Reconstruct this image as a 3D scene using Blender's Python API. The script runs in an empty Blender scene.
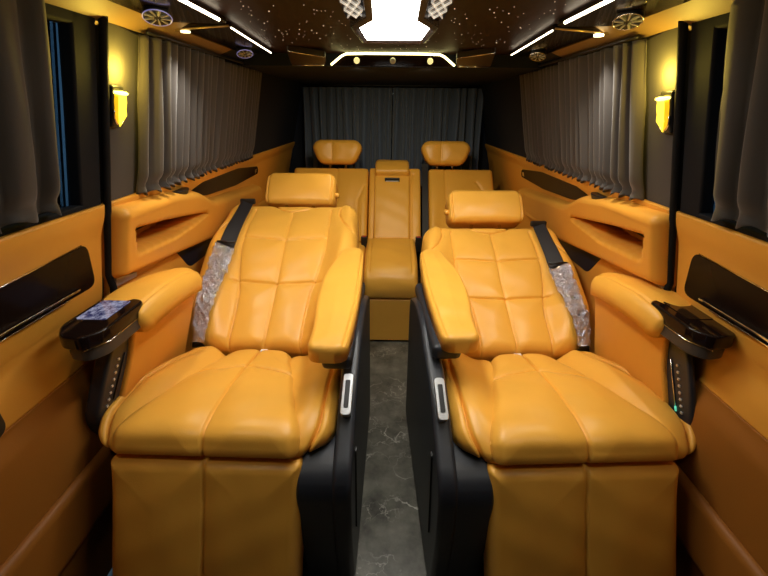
import bpy, bmesh, math, random
import numpy as np
from mathutils import Vector, Matrix

random.seed(7); rng = np.random.default_rng(5)
scene = bpy.context.scene
COL = scene.collection

# ------------------------------------------------------------------ camera
f_px = 410.0
pitch = math.atan(178 / f_px)
cam_d = bpy.data.cameras.new('camera'); cam = bpy.data.objects.new('camera', cam_d); COL.objects.link(cam)
cam_d.sensor_width = 36; cam_d.lens = f_px / 768 * 36; cam_d.clip_start = 0.02
yaw, roll = 0.0095, math.radians(0.6)
cam.matrix_world = (Matrix.Translation((0, 0, 1.2)) @ Matrix.Rotation(yaw, 4, 'Z') @
                    Matrix.Rotation(math.pi / 2 - pitch, 4, 'X') @ Matrix.Rotation(roll, 4, 'Z'))
scene.camera = cam
# ------------------------------------------------------------------ world, exposure
w = bpy.data.worlds.new('world'); scene.world = w; w.use_nodes = True
w.node_tree.nodes['Background'].inputs[0].default_value = (0.30, 0.55, 0.85, 1)
w.node_tree.nodes['Background'].inputs[1].default_value = 0.60
vs = scene.view_settings
vs.view_transform = 'Standard'; vs.look = 'None'; vs.gamma = 1; vs.use_curve_mapping = False
vs.exposure = 0.0
PANEL_E = 25.0      # radiance of the ceiling light panel
STRIP_E = 11.0
SCONCE_W = 1.7
READ_W = 7.0
DOWN_W = 5.5
LEG_FILL_W = 4.8


def lamp(name, kind, loc, power, color, size=None, rot=None, size_y=None):
    d = bpy.data.lights.new(name, kind); o = bpy.data.objects.new(name, d); COL.objects.link(o)
    o.location = loc; d.energy = power; d.color = color
    if kind == 'AREA':
        d.size = size
        if size_y: d.shape = 'RECTANGLE'; d.size_y = size_y
    elif size: d.shadow_soft_size = size
    if rot: o.rotation_euler = rot
    return o


for sx in (-1, 1):
    lamp('sconce_glow', 'POINT', (sx * 0.596, 1.040, 1.272), SCONCE_W, (1.0, 0.72, 0.10), 0.012)

    # the small reading spots set into the ceiling vent panels
    sp = lamp('reading_spot_lamp', 'SPOT', (sx * .53, 1.225, 1.372), READ_W, (1, .93, .80), .01, (math.radians(10), sx * math.radians(14), 0))
    sp.data.spot_size = math.radians(120); sp.data.spot_blend = .8
    # pair of unseen fill spots, added to brighten the leg rests from above
    sp = lamp('leg_rest_fill', 'SPOT', (sx * .45, .36, 1.37), LEG_FILL_W, (1, .93, .80), .02, (math.radians(34), 0, 0))
    sp.data.spot_size = math.radians(54); sp.data.spot_blend = 1.0
    # downlights of the arched lamp bar over the rear bench
    sp = lamp('rear_downlight_lamp', 'SPOT', (sx * .14 + .008, 1.86, 1.348), DOWN_W, (1, .86, .55), .01, (math.radians(38), 0, 0))
    sp.data.spot_size = math.radians(130); sp.data.spot_blend = .8
# ------------------------------------------------------------------ materials
MATS = {}


def mat(name, col, rough=0.5, metal=0.0, spec=0.5, emit=None, es=0.0, bump=None, coat=0.0, sheen=0.0, var=0.0):
    m = bpy.data.materials.new(name); m.use_nodes = True
    nt = m.node_tree; b = nt.nodes['Principled BSDF']
    b.inputs['Base Color'].default_value = (*col, 1); b.inputs['Roughness'].default_value = rough
    b.inputs['Metallic'].default_value = metal; b.inputs['Specular IOR Level'].default_value = spec
    b.inputs['Coat Weight'].default_value = coat; b.inputs['Coat Roughness'].default_value = 0.06
    if sheen: b.inputs['Sheen Weight'].default_value = sheen
    if emit: b.inputs['Emission Color'].default_value = (*emit, 1); b.inputs['Emission Strength'].default_value = es
    tc = nt.nodes.new('ShaderNodeTexCoord')
    if bump:
        sc, st, dist = bump
        n = nt.nodes.new('ShaderNodeTexNoise'); n.inputs['Scale'].default_value = sc; n.inputs['Detail'].default_value = 4
        bp = nt.nodes.new('ShaderNodeBump'); bp.inputs['Strength'].default_value = st; bp.inputs['Distance'].default_value = dist
        nt.links.new(tc.outputs['Object'], n.inputs['Vector']); nt.links.new(n.outputs['Fac'], bp.inputs['Height'])
        nt.links.new(bp.outputs['Normal'], b.inputs['Normal'])
    if var:
        n = nt.nodes.new('ShaderNodeTexNoise'); n.inputs['Scale'].default_value = 9; n.inputs['Detail'].default_value = 3
        r = nt.nodes.new('ShaderNodeMix'); r.data_type = 'RGBA'
        r.inputs[6].default_value = (*[c * (1 - var) for c in col], 1); r.inputs[7].default_value = (*[min(1, c * (1 + var)) for c in col], 1)
        nt.links.new(tc.outputs['Object'], n.inputs['Vector']); nt.links.new(n.outputs['Fac'], r.inputs[0])
        nt.links.new(r.outputs[2], b.inputs['Base Color'])
    MATS[name] = m
    return m


LEATHER = mat('amber_leather', (0.83, 0.42, 0.058), 0.38, spec=0.45, bump=(420, 0.12, 0.002), var=0.05)
TRIM = mat('amber_trim', (0.76, 0.35, 0.045), 0.42, spec=0.45, bump=(380, 0.10, 0.002), var=0.05)
SHADED_TRIM = mat('shaded_lower_leather', (0.33, 0.12, 0.016), 0.5, spec=0.3, bump=(380, 0.10, 0.002), var=0.05)  # door leather darkened in colour for the shade low on the door
THREAD = mat('amber_piping', (0.55, 0.21, 0.015), 0.5)
SHELL = mat('charcoal_plastic', (0.022, 0.025, 0.033), 0.42, bump=(500, 0.15, 0.001))
BLACK = mat('black_plastic', (0.008, 0.008, 0.009), 0.4)
GLOSS = mat('piano_black', (0.010, 0.005, 0.004), 0.10, spec=0.35)
POCKET_SHADE = mat('dark_brown_pocket_shade', (0.018, 0.008, 0.004), 0.6)
INSERT = mat('dark_brown_gloss_insert', (0.012, 0.006, 0.004), 0.25, spec=0.07)
PILLAR = mat('grey_pillar_fabric', (0.060, 0.054, 0.050), 0.85, bump=(600, 0.3, 0.002))
DPILLAR = mat('dark_pillar_fabric', (0.014, 0.016, 0.024), 0.9, spec=.2, bump=(600, 0.3, 0.002))
COVE = mat('brown_headliner_edge', (0.20, 0.12, 0.045), 0.6, bump=(300, 0.2, 0.002))
CEIL = mat('espresso_ceiling', (0.020, 0.009, 0.007), 0.5, spec=0.08, bump=(30, 0.05, 0.004))
CHROME = mat('chrome', (0.80, 0.80, 0.80), 0.12, metal=1.0)
SATIN = mat('satin_aluminium', (0.62, 0.63, 0.65), 0.32, metal=0.7)
SIDEC = mat('taupe_curtain_cloth', (0.056, 0.047, 0.041), 0.75, sheen=0.3, bump=(900, 0.25, 0.001))
REARC = mat('navy_curtain_cloth', (0.085, 0.115, 0.185), 0.7, sheen=0.3, bump=(900, 0.25, 0.001))
BELT = mat('black_webbing', (0.014, 0.012, 0.014), 0.6, bump=(900, 0.4, 0.001))
RED = mat('red_button', (0.45, 0.03, 0.02), 0.4)
WHITE = mat('white_label', (0.8, 0.8, 0.76), 0.5)
RUBBER = mat('black_rubber', (0.006, 0.006, 0.007), 0.8, spec=.2)
FRAMEM = mat('matt_black_frame', (0.007, 0.008, 0.011), 0.85, spec=.2)
DOORC = mat('dark_curtain_cloth', (0.032, 0.027, 0.023), 0.8, sheen=0.2, bump=(900, 0.25, 0.001))
LAMP = mat('light_panel', (1, 1, 1), 0.5, emit=(1.0, 0.97, 0.90), es=PANEL_E)
STRIP = mat('warm_led', (1, 1, 1), 0.5, emit=(1.0, 0.86, 0.62), es=STRIP_E)
ARCHL = mat('yellow_led', (1, 1, 1), 0.5, emit=(1.0, 0.88, 0.36), es=6.5)
DOWNL = mat('downlight_lens', (0.7, 0.65, 0.4), 0.3, emit=(1.0, 0.85, 0.35), es=0.9)
TEAL = mat('teal_led', (0.1, 0.6, 0.5), 0.4, emit=(0.15, 0.8, 0.5), es=0.6)
STARM = mat('star_point', (1, 1, 1), 0.5, emit=(1.0, 0.72, 0.55), es=.8)
CRYSTAL = mat('lit_yellow_crystal', (1.0, 0.8, 0.1), 0.1, emit=(1.0, 0.78, 0.05), es=1.9)
CRYSTAL_DIM = mat('dim_crystal_facet', (0.9, 0.6, 0.05), 0.1, emit=(0.95, 0.50, 0.01), es=1.05)  # same crystal with a dimmer glow, facet shading put into the material
CRYTOP = mat('lit_crystal_collar', (1.0, 0.9, 0.3), 0.1, emit=(1.0, 0.80, 0.15), es=5.0)
BLUELED = mat('violet_vent_led', (0.3, 0.3, 0.6), 0.3, emit=(0.28, 0.28, 0.75), es=0.35)


def glass_mat():
    m = bpy.data.materials.new('window_glass'); m.use_nodes = True; nt = m.node_tree; nt.nodes.clear()
    o = nt.nodes.new('ShaderNodeOutputMaterial'); mx = nt.nodes.new('ShaderNodeMixShader')
    t = nt.nodes.new('ShaderNodeBsdfTransparent'); g = nt.nodes.new('ShaderNodeBsdfGlossy'); fr = nt.nodes.new('ShaderNodeFresnel')
    t.inputs[0].default_value = (0.45, 0.55, 0.6, 1); g.inputs['Roughness'].default_value = 0.02
    nt.links.new(fr.outputs[0], mx.inputs[0]); nt.links.new(t.outputs[0], mx.inputs[1]); nt.links.new(g.outputs[0], mx.inputs[2])
    nt.links.new(mx.outputs[0], o.inputs[0]); return m


def wrap_mat():
    m = bpy.data.materials.new('clear_plastic_film'); m.use_nodes = True; nt = m.node_tree; nt.nodes.clear()
    o = nt.nodes.new('ShaderNodeOutputMaterial'); mx = nt.nodes.new('ShaderNodeMixShader')
    t = nt.nodes.new('ShaderNodeBsdfTransparent'); g = nt.nodes.new('ShaderNodeBsdfGlossy')
    t.inputs[0].default_value = (0.9, 0.9, 0.9, 1); g.inputs['Roughness'].default_value = 0.07; g.inputs[0].default_value = (0.9, 0.92, 1, 1)
    mx.inputs[0].default_value = 0.62
    tc = nt.nodes.new('ShaderNodeTexCoord'); n = nt.nodes.new('ShaderNodeTexNoise'); n.inputs['Scale'].default_value = 38
    n.inputs['Detail'].default_value = 5; n.inputs['Distortion'].default_value = 2.0
    bp = nt.nodes.new('ShaderNodeBump'); bp.inputs['Strength'].default_value = 1.0; bp.inputs['Distance'].default_value = 0.02
    nt.links.new(tc.outputs['Object'], n.inputs['Vector']); nt.links.new(n.outputs['Fac'], bp.inputs['Height'])
    nt.links.new(bp.outputs[0], g.inputs['Normal'])
    nt.links.new(t.outputs[0], mx.inputs[1]); nt.links.new(g.outputs[0], mx.inputs[2]); df = nt.nodes.new('ShaderNodeBsdfDiffuse'); df.inputs[0].default_value = (.75, .78, .85, 1); m3 = nt.nodes.new('ShaderNodeMixShader'); m3.inputs[0].default_value = .12
    nt.links.new(bp.outputs[0], df.inputs['Normal']); nt.links.new(mx.outputs[0], m3.inputs[1]); nt.links.new(df.outputs[0], m3.inputs[2]); nt.links.new(m3.outputs[0], o.inputs[0]); return m


def marble_mat():
    m = bpy.data.materials.new('grey_marble_vinyl'); m.use_nodes = True; nt = m.node_tree; b = nt.nodes['Principled BSDF']
    tc = nt.nodes.new('ShaderNodeTexCoord'); L = nt.links.new
    n1 = nt.nodes.new('ShaderNodeTexNoise'); n1.inputs['Scale'].default_value = 9; n1.inputs['Detail'].default_value = 8; n1.inputs['Roughness'].default_value = .65
    L(tc.outputs['Object'], n1.inputs['Vector'])
    cr = nt.nodes.new('ShaderNodeValToRGB'); e = cr.color_ramp.elements
    e[0].position = .3; e[0].color = (.045, .043, .034, 1); e[1].position = .70; e[1].color = (.23, .22, .175, 1); L(n1.outputs['Fac'], cr.inputs[0])
    prev = cr.outputs[0]
    for sc, dist, wd, col, msc in ((4.3, .35, .022, (.62, .60, .52, 1), 3.0), (11.0, .18, .03, (.42, .40, .34, 1), 5.0)):
        nz = nt.nodes.new('ShaderNodeTexNoise'); nz.inputs['Scale'].default_value = sc * 1.7; nz.inputs['Detail'].default_value = 5; L(tc.outputs['Object'], nz.inputs['Vector'])
        mp = nt.nodes.new('ShaderNodeVectorMath'); mp.operation = 'SCALE'; mp.inputs['Scale'].default_value = dist; L(nz.outputs['Color'], mp.inputs[0])
        ad = nt.nodes.new('ShaderNodeVectorMath'); ad.operation = 'ADD'; L(tc.outputs['Object'], ad.inputs[0]); L(mp.outputs[0], ad.inputs[1])
        v = nt.nodes.new('ShaderNodeTexVoronoi'); v.feature = 'DISTANCE_TO_EDGE'; v.inputs['Scale'].default_value = sc; L(ad.outputs[0], v.inputs['Vector'])
        mr = nt.nodes.new('ShaderNodeMapRange'); mr.inputs[1].default_value = 0; mr.inputs[2].default_value = wd; mr.inputs[3].default_value = 1; mr.inputs[4].default_value = 0; L(v.outputs['Distance'], mr.inputs[0])
        nm = nt.nodes.new('ShaderNodeTexNoise'); nm.inputs['Scale'].default_value = msc; L(tc.outputs['Object'], nm.inputs['Vector'])
        m2 = nt.nodes.new('ShaderNodeMapRange'); m2.inputs[1].default_value = .48; m2.inputs[2].default_value = .62; L(nm.outputs['Fac'], m2.inputs[0])
        mu = nt.nodes.new('ShaderNodeMath'); mu.operation = 'MULTIPLY'; L(mr.outputs[0], mu.inputs[0]); L(m2.outputs[0], mu.inputs[1])
        mx = nt.nodes.new('ShaderNodeMix'); mx.data_type = 'RGBA'; L(mu.outputs[0], mx.inputs[0]); L(prev, mx.inputs[6]); mx.inputs[7].default_value = col; prev = mx.outputs[2]
    L(prev, b.inputs['Base Color']); b.inputs['Roughness'].default_value = .35
    return m


def screen_mat():
    m = bpy.data.materials.new('touch_screen_picture'); m.use_nodes = True; nt = m.node_tree; b = nt.nodes['Principled BSDF']; L = nt.links.new
    tc = nt.nodes.new('ShaderNodeTexCoord'); n = nt.nodes.new('ShaderNodeTexNoise'); n.inputs['Scale'].default_value = 75; n.inputs['Detail'].default_value = 6; n.inputs['Roughness'].default_value = .8; L(tc.outputs['Object'], n.inputs['Vector'])
    cr = nt.nodes.new('ShaderNodeValToRGB'); e = cr.color_ramp.elements; e[0].position = .42; e[0].color = (.03, .035, .16, 1); e[1].position = .62; e[1].color = (.75, .75, 1, 1)
    L(n.outputs['Fac'], cr.inputs[0]); L(cr.outputs[0], b.inputs['Emission Color']); b.inputs['Emission Strength'].default_value = .45
    b.inputs['Base Color'].default_value = (.02, .02, .03, 1); b.inputs['Roughness'].default_value = .1
    return m


GLASS = glass_mat(); WRAP = wrap_mat(); MARBLE = marble_mat(); SCREEN = screen_mat()


# ------------------------------------------------------------------ helpers
def tag(o, label=None, cat=None, group=None, kind=None):
    if label: o['label'] = label
    if cat: o['category'] = cat
    if group: o['group'] = group
    if kind: o['kind'] = kind
    return o


def link_mesh(name, V, F, m, parent=None, smooth=False, recalc=True, bevel=0.0, seg=3, auto=None):
    me = bpy.data.meshes.new(name); bm = bmesh.new()
    vs_ = [bm.verts.new(v) for v in V]
    for fc in F:
        try: bm.faces.new([vs_[i] for i in fc])
        except ValueError: pass
    bmesh.ops.remove_doubles(bm, verts=bm.verts, dist=1e-6)
    if recalc: bmesh.ops.recalc_face_normals(bm, faces=bm.faces)
    bm.to_mesh(me); bm.free()
    o = bpy.data.objects.new(name, me); COL.objects.link(o); me.materials.append(m)
    if parent: o.parent = parent
    if smooth or bevel:
        for p in me.polygons: p.use_smooth = True
    if bevel:
        md = o.modifiers.new('bevel', 'BEVEL'); md.width = bevel; md.segments = seg; md.limit_method = 'ANGLE'; md.angle_limit = math.radians(28)
        wn = o.modifiers.new('wn', 'WEIGHTED_NORMAL'); wn.keep_sharp = True
    return o


def empty(name, loc=(0, 0, 0), rz=0, parent=None):
    o = bpy.data.objects.new(name, None); COL.objects.link(o); o.location = loc; o.rotation_euler = (0, 0, rz)
    o.empty_display_size = 0.05
    if parent: o.parent = parent
    return o


def box(name, a, b, m, parent=None, bevel=0.0, **k):
    V = [(x, y, z) for x in (a[0], b[0]) for y in (a[1], b[1]) for z in (a[2], b[2])]
    F = [(0, 1, 3, 2), (4, 6, 7, 5), (0, 4, 5, 1), (2, 3, 7, 6), (0, 2, 6, 4), (1, 5, 7, 3)]
    return link_mesh(name, V, F, m, parent, bevel=bevel, **k)


def prism(name, poly, to3, depth_a, depth_b, m, parent=None, bevel=0.0, **k):
    """poly of 2D points, to3(p, depth) -> 3D"""
    n = len(poly); V = [to3(p, depth_a) for p in poly] + [to3(p, depth_b) for p in poly]
    F = [tuple(range(n)), tuple(range(2 * n - 1, n - 1, -1))] + [(i, (i + 1) % n, n + (i + 1) % n, n + i) for i in range(n)]
    return link_mesh(name, V, F, m, parent, bevel=bevel, **k)


def rounded(poly, r, n=5):
    out = []; N = len(poly)
    for i in range(N):
        p = Vector(poly[i]); a = Vector(poly[i - 1]); b = Vector(poly[(i + 1) % N])
        rr = min(r, (a - p).length * .48, (b - p).length * .48)
        p0 = p + (a - p).normalized() * rr; p1 = p + (b - p).normalized() * rr
        for k in range(n + 1):
            t = k / n; out.append(tuple(p0 * (1 - t) ** 2 + p * 2 * t * (1 - t) + p1 * t * t))
    return out


def tube(name, pts, r, m, parent=None, n=10, flat=1.0):
    V, F = [], []; pts = [Vector(p) for p in pts]
    for i, p in enumerate(pts):
        t = (pts[min(i + 1, len(pts) - 1)] - pts[max(i - 1, 0)]).normalized()
        up = Vector((0, 0, 1)) if abs(t.z) < .9 else Vector((1, 0, 0))
        a = t.cross(up).normalized(); b = t.cross(a).normalized()
        for k in range(n):
            an = 2 * math.pi * k / n; V.append(tuple(p + a * r * math.cos(an) + b * r * flat * math.sin(an)))
    for i in range(len(pts) - 1):
        for k in range(n): F.append((i * n + k, i * n + (k + 1) % n, (i + 1) * n + (k + 1) % n, (i + 1) * n + k))
    F.append(tuple(range(n))); F.append(tuple(range((len(pts) - 1) * n, len(pts) * n)))
    return link_mesh(name, V, F, m, parent, smooth=True)


def lathe(name, prof, loc, axis, m, parent=None, n=28, sc=(1, 1)):
    """prof (radius, height) along axis vector"""
    ax = Vector(axis).normalized(); u = ax.orthogonal().normalized(); v = ax.cross(u); V, F = [], []
    if abs(ax.z) > .8: u, v = Vector((1, 0, 0)), Vector((0, 1, 0))
    for r, h in prof:
        for k in range(n):
            a = 2 * math.pi * k / n; V.append(tuple(Vector(loc) + ax * h + u * r * sc[0] * math.cos(a) + v * r * sc[1] * math.sin(a)))
    for i in range(len(prof) - 1):
        for k in range(n): F.append((i * n + k, i * n + (k + 1) % n, (i + 1) * n + (k + 1) % n, (i + 1) * n + k))
    if prof[0][0] > 1e-4: F.append(tuple(range(n)))
    if prof[-1][0] > 1e-4: F.append(tuple(range((len(prof) - 1) * n, len(prof) * n)))
    return link_mesh(name, V, F, m, parent, smooth=True)


def smooth_curve(pts, n=200):
    P = np.array(pts, float); P = np.vstack([2 * P[0] - P[1], P, 2 * P[-1] - P[-2]]); out = []
    for i in range(1, len(P) - 2):
        for t in np.linspace(0, 1, 40, endpoint=False):
            p0, p1, p2, p3 = P[i - 1:i + 3]
            out.append(.5 * ((2 * p1) + (-p0 + p2) * t + (2 * p0 - 5 * p1 + 4 * p2 - p3) * t ** 2 + (-p0 + 3 * p1 - 3 * p2 + p3) * t ** 3))
    out.append(P[-2]); out = np.array(out)
    s = np.concatenate([[0], np.cumsum(np.linalg.norm(np.diff(out, axis=0), axis=1))])
    return s, out


def seg_dist(X, S, pl):
    d = np.full(X.shape, 9.)
    for (x0, s0), (x1, s1) in zip(pl[:-1], pl[1:]):
        dx, ds = x1 - x0, s1 - s0; L2 = dx * dx + ds * ds + 1e-12
        t = np.clip(((X - x0) * dx + (S - s0) * ds) / L2, 0, 1)
        d = np.minimum(d, np.hypot(X - x0 - t * dx, S - s0 - t * ds))
    return d


class Frame:
    """seat-local side-view curve -> surface frame; sx mirrors the local x axis"""
    def __init__(self, pts, sx=1, y0=0.0):
        self.s, self.p = smooth_curve(pts); self.L = self.s[-1]; self.sx = sx; self.y0 = y0

    def at(self, x, s, h):
        y = np.interp(s, self.s, self.p[:, 0]); z = np.interp(s, self.s, self.p[:, 1]); e = .012
        ty = np.interp(s + e, self.s, self.p[:, 0]) - np.interp(s - e, self.s, self.p[:, 0])
        tz = np.interp(s + e, self.s, self.p[:, 1]) - np.interp(s - e, self.s, self.p[:, 1])
        l = np.hypot(ty, tz) + 1e-9
        return self.sx * x, y - tz / l * h - self.y0, z + ty / l * h


def pad(name, m, parent, fr, xl, xr, T=.06, r=.03, rc0=.03, rc1=.03, seams=(), gd=.008, gw=.005, puff=.006, pw=.05,
        e=None, s0=0.0, s1=None, nu=70, nv=90, wob=0.0015):
    s1 = fr.L if s1 is None else s1; L = s1 - s0
    fl = xl if callable(xl) else (lambda t, q=xl: np.full_like(t, q)); frr = xr if callable(xr) else (lambda t, q=xr: np.full_like(t, q))
    base = np.linspace(0, 1, nv); vv = .5 - .5 * np.cos(np.pi * base); vv = .5 * vv + .5 * base; vv = np.where(base < .08, vv, vv)
    ub = np.linspace(0, 1, nu); uu = .55 * (.5 - .5 * np.cos(np.pi * ub)) + .45 * ub
    S = vv * L; xa = fl(vv); xb = frr(vv)
    def ins(d, rc): return np.where(d < rc, rc - np.sqrt(np.maximum(rc * rc - (rc - np.minimum(d, rc)) ** 2, 0)), 0.)
    i = ins(S, rc0) + ins(L - S, rc1) if True else 0
    xa2, xb2 = xa + i, xb - i
    X = xa2[:, None] + (xb2 - xa2)[:, None] * uu[None, :]; SS = np.repeat(S[:, None], nu, 1)
    XA, XB = xa[:, None], xb[:, None]
    dx = np.minimum(X - XA, XB - X); ds = np.minimum(SS, L - SS)
    d = np.minimum(dx, ds)
    for rc, dd in ((rc0, SS), (rc1, L - SS)):
        if rc > 1e-6:
            c = (dx < rc) & (dd < rc)
            d = np.where(c, rc - np.hypot(rc - dx, rc - dd), d)
    d = np.maximum(d, 0)
    h = np.where(d < r, -(r - np.sqrt(np.maximum(r * r - (r - np.minimum(d, r)) ** 2, 0))), 0.)
    dm = d.copy()
    for pl in seams:
        q = seg_dist(X, SS, pl); h = h - gd * np.exp(-(q / gw) ** 2); dm = np.minimum(dm, q)
    h = h + puff * (1 - np.exp(-dm / pw * 1.6))
    if e is not None: h = h + e(X, SS, (X - XA) / (XB - XA + 1e-9), SS / L)
    h = h + wob * (np.sin(X * 41 + SS * 23) * np.sin(SS * 37 - X * 13 + 1.3)) * np.clip(d / .03, 0, 1)
    x, y, z = fr.at(X, SS + s0, h)
    V = list(zip(x.ravel(), y.ravel(), z.ravel())); F = []
    for a in range(nv - 1):
        for b in range(nu - 1): F.append((a * nu + b, a * nu + b + 1, (a + 1) * nu + b + 1, (a + 1) * nu + b))
    ring = [b for b in range(nu)] + [a * nu + nu - 1 for a in range(1, nv)] + [(nv - 1) * nu + b for b in range(nu - 2, -1, -1)] + [a * nu for a in range(nv - 2, 0, -1)]
    rs, rX = SS.ravel()[ring], X.ravel()[ring]
    x2, y2, z2 = fr.at(rX, rs + s0, -T * np.ones(len(ring))); off = len(V); V += list(zip(x2, y2, z2)); n = len(ring)
    for k in range(n): F.append((ring[k], ring[(k + 1) % n], off + (k + 1) % n, off + k))
    # underside as a strip of quads between the two long sides
    idx = {g: off + k for k, g in enumerate(ring)}
    for a in range(nv - 1):
        F.append((idx[a * nu], idx[(a + 1) * nu], idx[(a + 1) * nu + nu - 1], idx[a * nu + nu - 1]))
    V = [tuple(map(float, v)) for v in V]
    return link_mesh(name, V, F, m, parent, smooth=True)


def sm(t, a, b):
    q = np.clip((t - a) / (b - a), 0, 1); return q * q * (3 - 2 * q)


def wallX(z): return .77 if z < .73 else .77 - .245 * (z - .73)


def wall_plate(name, s, poly, off, th, m, parent=None, bevel=0.0, rr=0.0, **k):
    """a plate lying along the side wall, polygon given as (y, z); off = how far its face stands off the wall"""
    if rr: poly = rounded(poly, rr)
    return prism(name, poly, lambda p, d: (s * (wallX(p[1]) - d), p[0], p[1]), off, off - th, m, parent, bevel=bevel, **k)


def poly_sd(Y, Z, poly):
    P = list(poly) + [poly[0]]; d = seg_dist(Y, Z, P); ins = np.zeros(Y.shape, bool)
    for (x0, y0), (x1, y1) in zip(P[:-1], P[1:]):
        c = ((y0 > Z) != (y1 > Z)) & (Y < (x1 - x0) * (Z - y0) / (y1 - y0 + 1e-12) + x0); ins ^= c
    return np.where(ins, -d, d)


def relief_wall(name, s, y0, y1, z0, z1, offf, m, parent=None, dy=.005, dz=.005):
    ys = np.linspace(y0, y1, int((y1 - y0) / dy) + 1); zs = np.linspace(z0, z1, int((z1 - z0) / dz) + 1)
    Y, Z = np.meshgrid(ys, zs, indexing='ij'); base = np.where(Z < .73, .77, .77 - .245 * (Z - .73)); X = s * (base - offf(Y, Z))
    V = [tuple(map(float, v)) for v in zip(X.ravel(), Y.ravel(), Z.ravel())]; nz = len(zs); F = []
    for a in range(len(ys) - 1):
        for b in range(nz - 1):
            q = (a * nz + b, a * nz + b + 1, (a + 1) * nz + b + 1, (a + 1) * nz + b); F.append(q if s < 0 else q[::-1])
    o = link_mesh(name, V, F, m, parent, smooth=True, recalc=False)
    # orient towards the cabin, then give the panel a real thickness outwards
    md = o.modifiers.new('thick', 'SOLIDIFY'); md.thickness = .012; md.offset = -1 if True else 1
    return o


# ================================================================== STRUCTURE
fl = box('floor', (-.80, -.2, -.03), (.80, 3.15, 0), MARBLE); tag(fl, kind='structure')

ceil = box('ceiling', (-.52, .1, 1.40), (.52, 1.835, 1.43), CEIL); tag(ceil, kind='structure')
box('rear_headliner', (-.62, 1.825, 1.356), (.62, 3.15, 1.41), DPILLAR, ceil)
wf = box('wall_front', (-.80, -.2, 0), (.80, -.17, 1.43), DPILLAR); tag(wf, kind='structure')
box('cab_headliner', (-.62, -.2, 1.40), (.62, .1, 1.43), DPILLAR, wf)
wr = box('wall_rear', (-.80, 3.14, 0), (.80, 3.17, 1.43), DPILLAR); tag(wr, kind='structure')
# rear window in the tailgate
wn3 = box('window_3', (-.60, 3.128, .93), (.62, 3.136, 1.35), GLASS); tag(wn3, kind='structure')

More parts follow.
